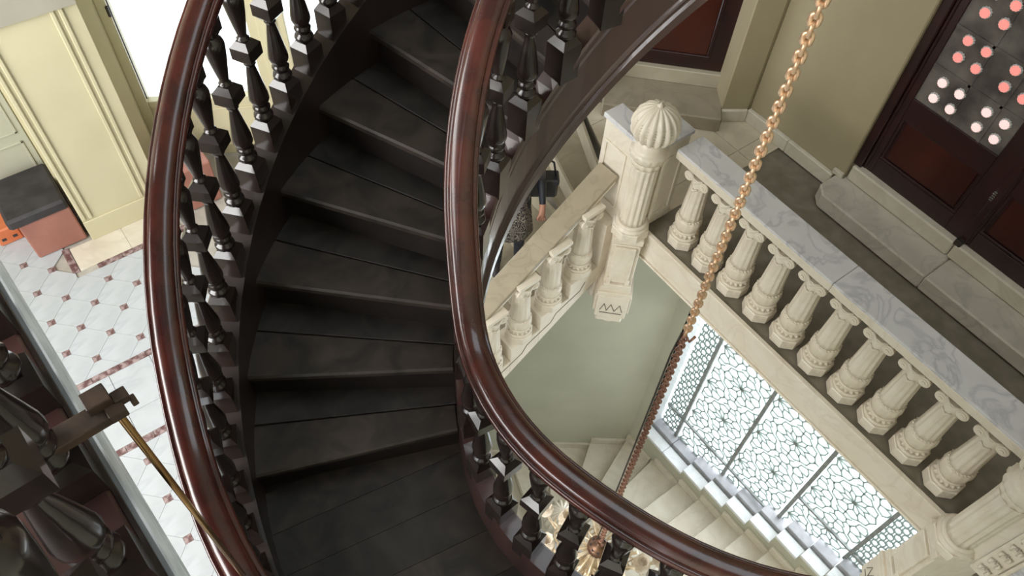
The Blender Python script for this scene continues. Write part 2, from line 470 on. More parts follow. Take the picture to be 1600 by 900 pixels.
bay('window_bolt', 'darkmetal', .006, .014, .0, .01, .66, 1.6); bay('window_hinge', 'darkmetal', -.01, .01, .012, .03, 1.42, 1.50)
MB().poly_prism([(-5.30, .50), (-5.30, .62), (-5.62, .62), (-5.62, .50)], 0, HT).build('return', 'joinery', wl)
wl2 = struct('wall_left', 'upper storey wall over the French window', 'wall')
MB().obox(B0, BU, BN, Zv, -.5, 4.2, -.2, .04, HT, 8.6).build('upper_wall', 'wallo', wl2)
MB().obox(B0, BU, BN, Zv, 2.0, 3.45, -.2, .0, 0, HT).build('side_wall', 'wallo', wl2)
MB().box(-5.9, -5.0, -2.6, .6, HT, 8.6).build('upper_wall', 'wallo', wl2)

# ---- diagonal wall with the dark door, two stone steps before it
E1 = Vector((1, 1, 0)).normalized(); E2 = Vector((1, -1, 0)).normalized()      # along the wall, out of the wall
DO = Vector((-3.49, 5.16, 0))                                                   # right foot of the door
wd = struct('door_1', 'dark red panelled door in the corner wall above two stone steps', 'door')
def dia(name, mat, a0, a1, n0, n1, z0, z1, par=wd, bev=0.0): return MB().obox(DO, E1, E2, Zv, a0, a1, n0, n1, z0, z1).build(name, mat, par, bev)
dia('door_leaf', 'doorframe', -.95, .12, -.06, -.01, .30, 2.75)
for z0, z1 in ((.46, 1.25), (1.40, 2.6)):
    dia('panel', 'door', -.80, -.14, -.01, .0, z0, z1, wd, .004)
    for a, b, c, d in ((-.83, -.11, z0 - .03, z0), (-.83, -.11, z1, z1 + .03), (-.83, -.80, z0, z1), (-.14, -.11, z0, z1)):
        dia('panel_moulding', 'doorframe', a, b, -.01, .014, c, d, wd, .006)
dst = struct('trim_3', 'two worn stone steps up to the corner door', 'trim')
dia('lower_step', 'stairtan', -1.0, .08, -.25, .46, 0, .15, dst, .012)
dia('upper_step', 'stairedge', -1.0, .045, -.01, .045, .15, .30, dst, .006); dia('upper_step_top', 'stairtan', -1.0, .045, -.25, -.011, .15, .298, dst)
wdd = struct('wall_diagonal', 'olive cream corner wall pier beside the dark door', 'wall')
MB().poly_prism([(-3.475, 5.175), (-3.235, 5.005), (-3.10, 5.215), (-3.10, 5.6), (-3.475, 5.6)], 0, 8.6).build('pier', 'wallo', wdd, .012)
dia('wall_above', 'wallo', -2.2, .06, -.2, -.04, 2.75, 8.6, wdd); dia('wall_beside', 'wallo', -2.2, -.95, -.2, .02, -1.5, 2.75, wdd)
MB().obox((-3.235, 5.005, 0), (.135, .21, 0), (.84, -.54, 0), Zv, -.02, 1.0, 0.0, .035, 0, .135).build('base_stone', 'step', wdd, .008)

# ---- back wall with the double door
wk = struct('wall_back', 'olive cream wall behind the landing', 'wall')
MB().box(-3.10, -2.02, 5.25, 5.45, 0, 8.6).build('wall', 'wallo', wk, .01)
MB().box(.05, 1.6, 5.25, 5.45, 0, 8.6).build('wall', 'wallo', wk); MB().box(-2.02, .05, 5.25, 5.45, 3.0, 8.6).build('wall', 'wallo', wk)
bk = struct('baseboard_back', 'pale stone skirting along the back wall', 'baseboard')
for x0, x1 in ((-3.085, -2.60), (-2.597, -2.10)): MB().box(x0, x1, 5.205, 5.25, 0, .135).build('skirting_stone', 'step', bk, .006)
MB().box(-2.12, -2.02, 5.215, 5.25, .15, .20).build('skirting_end', 'step', bk, .006)
st = struct('trim_4', 'grey veined marble step in front of the double door', 'trim')
for x0, x1 in ((-2.06, -.955), (-.952, .25), (.253, 1.3)):
    pts = [(x0, 4.95), (x1, 4.95), (x1, 5.42), (x0, 5.42)] if x0 > -2 else [(x0 + .07, 4.95), (x1, 4.95), (x1, 5.42), (x0 + .04, 5.42), (x0 + .04, 5.25), (x0 - .02, 5.25), (x0 - .02, 5.03)]
    MB().poly_prism(pts, 0, .15).build('step_stone', 'stepgrey', st, .012)
for x0, x1 in ((-2.0, -.995), (-.985, .3), (.303, 1.3)): MB().box(x0, x1, 5.262, 5.42, .15, .302).build('threshold_stone', 'step', st, .012)
dd = struct('door_2', 'dark red double door with glass bosses above low panels', 'door')
DY = 5.34
MB().box(-2.02, -1.945, DY - .05, DY + .06, .30, 3.0).build('frame', 'doorframe', dd, .008)
MB().box(-1.945, -1.92, DY - .02, DY + .05, .30, 3.0).build('frame_bead', 'doorframe', dd, .006)
MB().box(.0, .09, DY - .05, DY + .06, .30, 3.0).build('frame', 'doorframe', dd, .008)
for n, (x0, x1) in enumerate(((-1.92, -.985), (-.975, -.0))):
    leaf = MB().box(x0, x1, DY + .012, DY + .04, .30, 3.0).build('leaf', 'doorframe', dd)
    for a, b, c, d in ((x0, x0 + .055, .30, 3.0), (x1 - .15, x1, .30, 3.0), (x0 + .055, x1 - .15, .30, .46), (x0 + .055, x1 - .15, .90, 1.09)):
        MB().box(a, b, DY - .012, DY + .012, c, d).build('leaf_rail', 'doorframe', leaf, .004)
    MB().box(x0 + .10, x1 - .19, DY + .0, DY + .012, .50, .88).build('panel', 'door', leaf, .006)
    for a, b, c, d in ((x0 + .055, x1 - .15, .46, .485), (x0 + .055, x1 - .15, .88, .905), (x0 + .055, x0 + .08, .485, .895), (x1 - .175, x1 - .15, .485, .895)):
        MB().box(a, b, DY - .006, DY + .012, c, d).build('panel_moulding', 'doorframe', leaf, .005)
    MB().box(x0 + .02, x1 - .14, DY + .002, DY + .012, 1.09, 3.0).build('pane', 'frost', leaf)
    for z in (1.40, 1.73, 2.06, 2.39):
        MB().box(x0 + .02, x1 - .14, DY - .006, DY + .002, z, z + .022).build('glazing_bar', 'frost', leaf)
    for x in (x0 + .34, x0 + .60):
        MB().box(x, x + .02, DY - .006, DY + .002, 1.06, 3.0).build('glazing_bar', 'frost', leaf)
def scallop(r, n, d, y0, y1):
    mb = MB(); pts = []
    for i in range(n * 4):
        a = 2 * PI * i / (n * 4); rr = r * (1 - d * (.5 - .5 * math.cos(a * n))); pts.append((rr * math.cos(a), rr * math.sin(a)))
    lo = [mb.bm.verts.new((p[0], y0, p[1])) for p in pts]; hi = [mb.bm.verts.new((p[0] * .9, y1, p[1] * .9)) for p in pts]
    mb.bm.faces.new(lo); mb.bm.faces.new(hi[::-1])
    for i in range(len(pts)): mb.bm.faces.new((lo[i], lo[i - 1], hi[i - 1], hi[i]))
    return mb
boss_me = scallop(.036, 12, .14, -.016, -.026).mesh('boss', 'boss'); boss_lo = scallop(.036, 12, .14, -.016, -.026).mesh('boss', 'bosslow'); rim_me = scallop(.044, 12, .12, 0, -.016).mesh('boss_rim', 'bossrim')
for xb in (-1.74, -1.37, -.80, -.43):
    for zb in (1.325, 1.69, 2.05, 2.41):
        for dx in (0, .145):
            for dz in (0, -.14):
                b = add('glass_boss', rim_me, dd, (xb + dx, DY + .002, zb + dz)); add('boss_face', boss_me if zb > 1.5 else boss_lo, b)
MB().box(-1.0, -.94, DY - .03, DY + .012, .30, 3.0).build('meeting_stile', 'doorframe', dd, .008)
MB().box(-1.005, -.945, DY - .075, DY - .01, .285, .345).build('floor_bolt', 'darkmetal', dd, .006)
for i, z in enumerate((.78, .80, .82, .84, .86)): MB().box(-1.002 - .004 * (i % 2), -.978, DY - .045, DY - .02, z, z + .012).build('latch_plate', 'silver', dd, .002)

# ---- lower window wall and corner wall under the landing
WY = 4.5
ww = struct('wall_lower', 'pale green wall below the landing beside the bright window', 'wall')
SX = [-2.46, -2.07, -1.72, -1.39, -1.07, -.745, -.42, -.11, .19, .52, .85]
SZ = [-4.51, -4.51, -4.40, -4.27, -4.11, -3.95, -3.74, -3.61, -3.47, -3.33, -3.19]
FL = -6.6
for i in range(len(SX) - 1):
    MB().box(SX[i], SX[i + 1], WY, WY + .16, FL, SZ[i] - .051).build('wall_below_sill', 'wallg', ww)
MB().box(-2.66, SX[0], WY, WY + .30, FL, -.30).build('wall', 'wallg', ww); MB().box(.56, 1.6, WY, WY + .30, FL, -.30).build('wall', 'wallg', ww)
ed = Vector((-.60, -.80, 0)).normalized(); en = Vector((.8, -.6, 0)).normalized()
wc = struct('wall_corner', 'pale green slanting wall under the upper stair', 'wall')
MB().obox((-2.645, 4.5, 0), ed, en, Zv, -.02, 4.6, -.30, 0, FL, -.9).build('wall', 'wallg', wc)
wr = struct('wall_right', 'pale green side wall of the stairwell', 'wall')
MB().box(1.6, 1.8, -2.6, 5.45, FL, 8.6).build('wall', 'wallg', wr)
w2 = struct('window_2', 'large bright window with star tracery along the lower stair', 'window')
GY = 4.75
XL, XR, ZB = -2.48, .56, -.28
MB().box(XL - .002, XL + .05, WY, GY + .05, SZ[0], ZB).build('jamb', 'sill', w2); MB().box(XR - .05, XR + .002, WY, GY + .05, -3.33, ZB).build('jamb', 'sill', w2)
for i in range(len(SX) - 2):
    x0, x1, z = SX[i], min(SX[i + 1], XR), SZ[i]
    MB().box(x0 + .002, x1 - .002, WY - .045, WY + .10, z - .05, z).build('sill_block', 'sill', w2, .006)
    MB().box(x0, x1, WY + .10, WY + .125, z - .05, z - .012).build('sill_groove', 'iron', w2)
    MB().box(x0 + .002, x1 - .002, WY + .125, GY + .02, z - .05, z + .045).build('sill_upstand', 'sillgrey', w2, .006)
BX = [-2.13, -1.36, -.56, .19]
def sill_z(x):
    for i in range(len(SX) - 1):
        if SX[i] <= x < SX[i + 1]: return SZ[i]
    return SZ[-1]
for x in BX: MB().box(x - .022, x + .022, GY - .03, GY + .01, sill_z(x), ZB).build('window_bar', 'iron', w2, .004)
for x0, x1, z in ((-2.43, -1.36, -4.0), (-1.36, -.70, -4.0), (-.56, .19, -3.26), (.19, .51, -3.26)):
    MB().box(x0 + .02, x1 - .02, GY - .026, GY + .008, z - .016, z + .016).build('cross_bar', 'iron', w2, .004)
edges = [XL + .05] + BX + [XR - .05]
for a, b in zip(edges, edges[1:]): MB().box(a, b, GY + .020, GY + .024, min(sill_z(a), sill_z(b)) - .02, ZB).build('pane', 'glass', w2)
def bar2(mb, p, q, w=.0075):
    """flat tracery bar between two points of the window plane"""
    dx, dz = q[0] - p[0], q[1] - p[1]; l = math.hypot(dx, dz)
    if l < 1e-4: return
    nx, nz = -dz / l * w, dx / l * w
    v = [mb.bm.verts.new((x, y, z)) for y in (GY + .006, GY + .019) for x, z in ((p[0] + nx, p[1] + nz), (p[0] - nx, p[1] - nz), (q[0] - nx, q[1] - nz), (q[0] + nx, q[1] + nz))]
    for f in ((0, 1, 2, 3), (7, 6, 5, 4), (0, 4, 5, 1), (1, 5, 6, 2), (2, 6, 7, 3), (3, 7, 4, 0)): mb.bm.faces.new([v[i] for i in f])
SA, SB = .39, .375
for pi, (a, b) in enumerate(zip(edges, edges[1:])):
    mb = MB(); lo = min(sill_z(a + .01), sill_z(b - .01))
    ins = lambda p: a + .015 < p[0] < b - .015 and max(sill_z(p[0]), lo) < p[1] < ZB
    segs = []
    if pi in (0, 4):
        rr = .052; row = 0; z = lo
        while z < ZB:
            x = a + .02 + (rr * .9 if row % 2 else 0)
            while x < b:
                ring = [(x + rr * .72 * math.cos(PI * t / 3 + PI / 6), z + rr * 1.05 * math.sin(PI * t / 3 + PI / 6)) for t in range(6)]
                segs += [(ring[t], ring[(t + 1) % 6]) for t in range(6)]; x += rr * 1.75
            z += rr * 1.75; row += 1
    else:
        for kx in range(-3, 12):
            for kz in range(0, 16):
                if (kx + kz) % 2:
                    ox, oz = -2.08 + SA * kx, -4.45 + SB * kz
                    q = lambda rr, t: (ox + rr * math.cos(PI * t / 4), oz + rr * math.sin(PI * t / 4))
                    for t in range(8):
                        segs.append((q(.075, t), q(.075, t + 1))); segs.append((q(.075, t), q(.145, t)))
                    continue
                sx, sz = -2.08 + SA * kx, -4.45 + SB * kz
                N = 10
                pt = lambda r, t, off=0: (sx + r * 1.02 * math.cos(2 * PI * (t + off) / N), sz + r * math.sin(2 * PI * (t + off) / N))
                for t in range(N):
                    segs.append(((sx, sz), pt(.115, t)))                       # rays
                    segs.append((pt(.115, t), pt(.17, t, .5))); segs.append((pt(.115, t + 1), pt(.17, t, .5)))   # petals
                    segs.append((pt(.17, t, .5), pt(.235, t, .5)))
                    segs.append((pt(.235, t, .5), pt(.262, t, 1.0))); segs.append((pt(.235, t + 1, .5), pt(.262, t, 1.0)))
    for p, q in segs:
        if ins(p) and ins(q): bar2(mb, p, q)
    if pi not in (0, 4):                                                              # star hearts
        for kx in range(-3, 12):
            for kz in range(0, 16):
                c = (-2.08 + SA * kx, -4.45 + SB * kz)
                if (kx + kz) % 2 == 0 and ins(c):
                    mb.bm.faces.new([mb.bm.verts.new((c[0] + .026 * math.cos(PI * t / 5), GY + .004, c[1] + .026 * math.sin(PI * t / 5))) for t in range(10)])
    o = mb.build('tracery', 'latt', w2); o['kind'] = 'stuff'

# ---- shell beyond the frame
cl = struct('ceiling', 'plaster ceiling far above the stair', 'ceiling')
for x0, x1, y0, y1 in ((-6.4, -2.7, -3.6, 5.6), (1.1, 1.8, -3.6, 5.6), (-2.7, 1.1, -3.6, .9), (-2.7, 1.1, 4.9, 5.6)): MB().box(x0, x1, y0, y1, 8.6, 8.8).build('slab', 'plaster', cl)
sk = struct('added_skylight', 'added unseen skylight lighting the landing from above', 'window')  # added ceiling opening, brightens the landing and rail tops
MB().box(-2.7, 1.1, .9, 4.9, 8.72, 8.73).build('pane', 'glass', sk)
for x in (-1.45, -.2): MB().box(x - .03, x + .03, .9, 4.9, 8.64, 8.74).build('glazing_bar', 'iron', sk)
wf = struct('added_front_wall', 'added unseen plaster wall holding back stray daylight, with a wide opening', 'wall')  # added out of view to cut the ambient light round the hall lamp
MB().box(-6.4, 1.8, -3.6, -3.4, FL, 2.0).build('wall', 'plaster', wf); MB().box(-6.4, 1.8, -3.6, -3.4, 6.0, 8.6).build('wall', 'plaster', wf)
MB().box(-6.4, -4.2, -3.6, -3.4, 2.0, 6.0).build('wall', 'plaster', wf); MB().box(.4, 1.8, -3.6, -3.4, 2.0, 6.0).build('wall', 'plaster', wf)
MB().box(-6.4, -6.2, -3.4, .2, FL, 8.6).build('wall', 'plaster', wf)
gf = struct('floor', 'pale ground floor at the bottom of the stairwell', 'floor')
MB().box(-6.4, 1.8, -3.4, 4.52, FL - .2, FL).build('slab', 'tile', gf)

# ================================================================== WOODEN SPIRAL STAIR
stair = thing('spiral_staircase', 'dark worn wooden spiral stair turning round the chandelier chain', 'staircase', (CX, CY, 0))
Lc = Matrix.Translation((-CX, -CY, 0))
def kid(mb, name, mats, par, bev=0.0):
    mb.bm.transform(Lc); return mb.build(name, mats, par, bev)
rin = lambda t: Rm(t) + .03
n_steps = 12
for i in range(n_steps):
    t1 = TN0 - DT * i; t0 = t1 - DT; z = EYE - (-1.119 + .867 * math.radians(t1)) - .27
    tm = t0 + DT * .42
    kid(sector(MB(), rin, 1.685, t0 - 2.2, tm - .02, z - .035, z, 5), 'tread_board', 'tread', stair, .002)
    kid(sector(MB(), rin, 1.685, tm + .02, t1 + .9, z - .035, z + .0006, 5), 'nosing_board', 'tread_edge', stair, .008)
    kid(sector(MB(), rin, 1.685, t1 - 1.2, t1 - .3, z - .18, z - .036, 3), 'riser', 'riser', stair)
    kid(sector(MB(), rin, 1.685, t0, t1 - 1.2, z - .055, z - .036, 3), 'soffit_board', 'riser', stair)
# wide lower landing of planks
for a, b in ((.90, 1.05), (1.053, 1.20), (1.203, 1.36), (1.363, 1.52), (1.523, 1.685)):
    pass
edge_in = [polar(rin(t), t) for t in frange(TN0 - 2, 322, 14)]
edge_out = [polar(1.685, t) for t in frange(TN0 - 2, 322, 14)]
region = edge_out + edge_in[::-1]
d = Vector((math.cos(math.radians(TN0 + 12)), math.sin(math.radians(TN0 + 12)), 0)); nrm = Vector((-d.y, d.x, 0))
def plank(s0, s1):
    """strip of the landing between two lines parallel to the last riser: clip the curved region"""
    p = region
    a = Vector((CX, CY, 0)) + nrm * s0; b = a + d
    p = clip(p, (b.x, b.y), (a.x, a.y)); a2 = Vector((CX, CY, 0)) + nrm * s1; b2 = a2 + d
    return clip(p, (a2.x, a2.y), (b2.x, b2.y))
for i in range(12):
    s0 = -.32 + i * .17
    for p in (plank(s0 + .0008, s0 + .1692), plank(s0 + .1692, s0 + .0008)):
        if len(p) >= 3 and parea(p) > .003:
            kid(MB().poly_prism(p, ZL - .03, ZL), 'landing_plank', 'tread' if i % 3 else 'tread_edge', stair); break
kid(sector(MB(), rin, 1.685, TN0 - 2, 322, ZL - .07, ZL - .031, 16), 'landing_base', 'riser', stair)
ths = frange(TOP, 336, 64)
inner_prof = [(-.045, -.115), (-.052, -.125), (-.052, -.150), (-.044, -.158), (-.044, -.170), (-.050, -.178), (-.044, -.188), (-.040, -.20), (-.040, -.395), (-.046, -.405), (-.050, -.415), (-.044, -.428), (-.044, -.44), (-.054, -.452), (-.054, -.50), (.03, -.50), (.03, -.115)]
kid(MB().sweep(inner_prof, ths, Rm, zr), 'inner_string', 'string', stair)
outer_prof = [(-.045, -.115), (-.045, -.50), (.06, -.50), (.06, -.44), (.05, -.43), (.05, -.17), (.06, -.15), (.06, -.115)]
kid(MB().sweep(outer_prof, frange(TOP, 322, 60), Ro, zr), 'outer_string', 'outerstring', stair)


def wood_baluster_mesh(name, hmid=.30, top=.62):
    mb = MB()
    w = .042
    # square foot with a pyramid shoulder
    mb.box(-w, w, -w, w, -.168, -.03)
    a = [mb.bm.verts.new((x, y, -.03)) for x, y in ((-w, -w), (w, -w), (w, w), (-w, w))]
    s = .026; b = [mb.bm.verts.new((x, y, -.004)) for x, y in ((-s, -s), (s, -s), (s, s), (-s, s))]
    mb.bm.faces.new(b)
    for i in range(4): mb.bm.faces.new((a[i], a[(i + 1) % 4], b[(i + 1) % 4], b[i]))
    lower = [(.026, -.006), (.034, .002), (.037, .012), (.034, .022), (.025, .028), (.023, .036), (.031, .042), (.033, .052), (.027, .060), (.025, .068), (.032, .076), (.037, .09), (.036, .11), (.030, .15), (.022, .20), (.016, .235), (.016, .243), (.022, .247), (.022, .256), (.018, .262)]
    mb.lathe(lower, 14)
    # faceted square block in the middle
    zs = [(.020, .258), (.043, .278), (.043, .322), (.020, .342)]
    rings = [[mb.bm.verts.new((q * x, q * y, z)) for x, y in ((-1, -1), (1, -1), (1, 1), (-1, 1))] for q, z in ((.020, .255), (.038, .277), (.038, .323), (.020, .345))]
    for p, q in zip(rings, rings[1:]):
        for i in range(4): mb.bm.faces.new((p[i], p[(i + 1) % 4], q[(i + 1) % 4], q[i]))
    mb.bm.faces.new(rings[0][::-1]); mb.bm.faces.new(rings[-1])
    upper = [(.018, .34), (.022, .346), (.022, .354), (.016, .358), (.016, .368), (.022, .40), (.030, .45), (.036, .495), (.037, .512), (.031, .528), (.024, .536), (.026, .546), (.032, .553), (.033, .562), (.024, .568), (.022, .578), (.030, .586), (.034, .598), (.024, top + .004)]
    mb.lathe(upper, 14)
    mb.box(-.030, .030, -.030, .030, top - .065, top - .004)
    return mb.mesh(name, 'turned')


WB = wood_baluster_mesh('baluster')
rail_prof = []
for q in range(0, 181, 20):
    t = math.radians(q); rail_prof.append((.036 * math.cos(t), .668 + .024 * math.sin(t)))
rail_prof += [(-.037, .663), (-.043, .667), (-.049, .662), (-.051, .654), (-.049, .645), (-.043, .641), (-.036, .636), (-.037, .626), (-.040, .620), (-.037, .612), (-.030, .606)]
rail_prof += [(-x, z) for x, z in rail_prof[:9:-1]]


def wood_balustrade(name, label, Rf, ths, angles, dr):
    b = thing(name, label, 'balustrade', (CX, CY, 0))
    kid(MB().sweep(rail_prof, ths, Rf, zr, smooth=True), 'handrail', 'rail', b)
    for t in angles:
        x, y = polar(Rf(t) + dr, t); o = add('baluster', WB, b, (x - CX, y - CY, zr(t)), (0, 0, math.radians(t)))
    return b


wood_balustrade('wooden_balustrade', 'dark red inner handrail on turned balusters curving round the open well', Rm, frange(TOP, 345, 80), [195.6 + 11.25 * i for i in range(-7, 6)] + [262.8, 273.9, 283.8, 293.0, 301.8, 310.4, 318.8, 327.0, 335.2], -.012)
wood_balustrade('wooden_balustrade', 'dark outer handrail on turned balusters against the bright French window', Ro, frange(TOP, 300, 66), [207.4 + 5.0 * i for i in range(-19, 19)], .006)

# ================================================================== UPPER GALLERY (nearest the eye)
ZG = EYE - 1.31
GA = Vector((-1.346, -.202, 0)); GU = Vector((.998, .067, 0)).normalized(); GN = Vector((-GU.y, GU.x, 0))      # GN points to the stair
gal = struct('floor', 'upper gallery floor edge beside the stair', 'floor')
MB().obox(GA, GU, GN, Zv, -.9, 1.5, -1.3, -.17, ZG - .20, ZG - .10).build('slab', 'tread', gal)
gt = thing('gallery_balustrade', 'near row of thick turned dark balusters on the gallery edge', 'balustrade', (-.9, -.275, ZG))
o_ = Vector((-.9, -.275, ZG))
def gk(a, b, c, d, n, m, bev=0):
    mb = MB().obox(GA, GU, GN, Zv, -.9, 1.5, a, b, ZG + c, ZG + d); mb.bm.transform(Matrix.Translation(-o_)); return mb.build(n, m, gt, bev)
gk(-.20, -.030, -.10, 0, 'base_rail', 'string', .006)
gk(-.030, -.020, -.05, -.004, 'edge_groove', 'turned', .002)
gk(-.020, .0, -.09, -.010, 'edge_strip', 'strip', .008); gk(-.0199, .003, -.03, -.022, 'strip_bead', 'strip', .002); gk(-.0199, .003, -.06, -.052, 'strip_bead', 'strip', .002)
gk(-.17, -.02, -.20, -.10, 'lower_rail', 'turned', .006)
gk(-.15, -.06, .72, .80, 'handrail', 'rail', .02)
for i in range(-6, 5):
    q = GA + GU * (.53 + .197 * i) - GN * .070 + Zv * (ZG + .105); add('baluster', WB, gt, q - o_, (0, 0, math.atan2(GU.y, GU.x)))
pq = GA + GU * .62 - GN * .26
pl = thing('gallery_post', 'smooth rounded dark post behind the near gallery balusters', 'post', (pq.x, pq.y, ZG - .10))
MB().lathe([(.06, 0), (.06, .02), (.05, .04), (.048, .10), (.053, .25), (.053, .5), (.04, .8), (.045, .9)], 20).build('shaft', 'turned', pl)

# bracket and brass rod
br = thing('rod_bracket', 'stepped brown timber bracket fixed to the gallery edge', 'bracket', (-.80, -.13, 3.80))
ob = Vector((-.80, -.13, 3.80))
RO = Vector((-.806, -.117, 0))
def bk_(a0, a1, b0, b1, z0, z1, n):
    mb = MB().obox(RO, GU, GN, Zv, a0, a1, b0, b1, z0, z1); mb.bm.transform(Matrix.Translation(-ob)); return mb.build(n, 'bracket', br, .0015)
bk_(-.036, .004, -.112, -.008, 3.812, 3.832, 'arm'); bk_(-.048, -.012, -.034, .004, 3.835, 3.856, 'plate')
bk_(-.030, -.008, .004, .028, 3.826, 3.845, 'end_piece'); bk_(-.016, .010, -.014, .014, 3.82, 3.84, 'rod_block'); bk_(-.018, .000, .024, .034, 3.818, 3.83, 'end_piece')
rod = thing('brass_rod', 'slim brass rod standing between the bracket and the outer handrail', 'rod', (-.806, -.117, 2.945))
MB().tube([(0, 0, .0), (0, 0, .35), (0, 0, .88)], .0066, 12).build('tube', 'brass', rod)

# ================================================================== MARBLE LANDING BALUSTRADE
def capital(mb, z0, z1, half):
    """Ionic head: bell, two pairs of scrolls, moulded square top"""
    h = z1 - z0
    mb.lathe([(.068, z0 - .004), (.076, z0 + .01), (.072, z0 + .02), (.080, z0 + h * .4), (.086, z0 + h * .55)], 14)
    for sx in (-1, 1):
        for sy in (-1, 1):
            for n in range(3):
                rr = (.040, .028, .014)[n]; y0 = sy * (.050 + .012 * n); y1 = sy * (.074 + .007 * n)
                rings = []
                for yy in (y0, y1): rings.append([mb.bm.verts.new((sx * .078 + rr * math.cos(2 * PI * t / 12), yy, z0 + h * .40 + rr * math.sin(2 * PI * t / 12))) for t in range(12)])
                for t in range(12): mb.bm.faces.new((rings[0][t], rings[0][t - 1], rings[1][t - 1], rings[1][t])).smooth = True
                mb.bm.faces.new(rings[1]); mb.bm.faces.new(rings[0])
        # bolster joining the scrolls
        mb.tube([(sx * .085, -.06, z0 + h * .4), (sx * .080, 0, z0 + h * .4), (sx * .085, .06, z0 + h * .4)], .030, 10)
    for sy in (-1, 1):     # leaf drops between scrolls
        mb.tube([(-.06, sy * .066, z0 + h * .62), (0, sy * .082, z0 + h * .40), (.06, sy * .066, z0 + h * .62)], [.012, .016, .012], 6)
        mb.tube([(-.035, sy * .070, z0 + h * .1), (0, sy * .078, z0 - h * .05), (.035, sy * .070, z0 + h * .1)], [.006, .012, .006], 6)
    mb.box(-half, half, -.082, .082, z0 + h * .72, z0 + h * .84); mb.box(-half - .008, half + .008, -.09, .09, z0 + h * .84, z1)


def stone_baluster(shear=0.0):
    """meshes of foot, body and head; height .835"""
    mb = MB(); mb.lathe([(.128, 0), (.128, .082), (.122, .090)], 8, smooth=False, rot=PI / 8); foot = mb.mesh('plinth', 'cream')
    mb = MB()
    mb.lathe([(.108, .088), (.114, .098), (.114, .110), (.106, .118)], 20)
    mb.lathe([(.098, .116), (.108, .124), (.112, .138), (.104, .152), (.096, .158)], 64, flute=16, depth=.20)
    mb.lathe([(.094, .156), (.102, .160), (.102, .170), (.092, .176)], 20)
    mb.lathe([(.090, .174), (.102, .20), (.108, .24), (.106, .275), (.098, .297)], 48, flute=12, depth=.04)
    mb.lathe([(.096, .292), (.103, .300), (.096, .308)], 96, flute=24, depth=.09)
    mb.lathe([(.090, .304), (.088, .34), (.080, .50), (.074, .628), (.070, .64)], 48, flute=12, depth=.12, f0=.33, f1=.63)
    body = mb.mesh('baluster', 'cream')
    mb = MB(); capital(mb, .64, .835, .098)
    if shear:
        for v in mb.bm.verts: v.co.z += 0
    head = mb.mesh('capital', 'cream')
    return foot, body, head


FOOT, BODY, HEAD = stone_baluster()
def put_baluster(par, loc, rot=0.0):
    o = add('baluster', BODY, par, loc, (0, 0, rot)); add('plinth', FOOT, o); add('capital', HEAD, o); return o


lb = thing('marble_balustrade', 'cream marble balustrade with grey rail top along the landing edge', 'balustrade', (-1.12, 3.745, 0))
ol = Vector((-1.12, 3.745, 0))
for i in range(10): put_baluster(lb, Vector((-2.375 + .2813 * i, 3.745, 0)) - ol)
for x0, x1 in ((-2.57, -1.112), (-1.109, .37)):
    for n, m, y0, y1, z0, z1 in (('rail_stone', 'cap', 3.615, 3.87, .866, .925), ('rail_bed', 'cream', 3.622, 3.862, .835, .866)):
        mb = MB().box(x0, x1, y0, y1, z0, z1); mb.bm.transform(Matrix.Translation(-ol)); mb.build(n, m, lb, .004)
    mb = MB().box(x0, x1, 3.611, 3.622, .84, .905); mb.bm.transform(Matrix.Translation(-ol)); mb.build('rail_face', 'cream', lb, .003)


# ------------------------------------------------------------------ newels
def dome_mesh(r, ribs=18):
    mb = MB(); seg = ribs * 6
    prof = [(.60, -.72), (.80, -.58), (.94, -.35), (1.0, -.08), (.97, .20), (.88, .45), (.72, .66), (.52, .82), (.30, .92), (.12, .97)]
    rings = []
    for q, z in prof:
        ring = []
        for t in range(seg):
            a = 2 * PI * t / seg; dd = .20 * abs(math.sin(a * ribs / 2)) + .0
            rr = r * q * (.83 + dd); ring.append(mb.bm.verts.new((rr * math.cos(a), rr * math.sin(a), r * z)))
        rings.append(ring)
    for a, b in zip(rings, rings[1:]):
        for t in range(seg): mb.bm.faces.new((a[t], a[(t + 1) % seg], b[(t + 1) % seg], b[t])).smooth = True
    mb.bm.faces.new(rings[0][::-1]); mb.bm.faces.new(rings[-1])
    return mb.mesh('dome', 'cream')


DOME = dome_mesh(.176, 16)
def dome_studs():
    """rows of small pierced pegs in the furrows of the dome"""
    mb = MB()
    for t in range(16):
        a = 2 * PI * t / 16
        for z in (-.50, -.36, -.22, -.08, .06, .20, .32):
            q = math.sqrt(max(0, 1 - (z + .05) ** 2)) * .88; c = Vector((q * .176 * math.cos(a), q * .176 * math.sin(a), z * .176))
            s = Vector((-math.sin(a), math.cos(a), 0)); u = Vector((math.cos(a), math.sin(a), 0))
            mb.obox(c, s, u, Zv, -.009, .009, -.006, .004, -.003, .003)
    m_ = mb.mesh('dome_pegs', 'step'); return m_
PEGS = dome_studs()


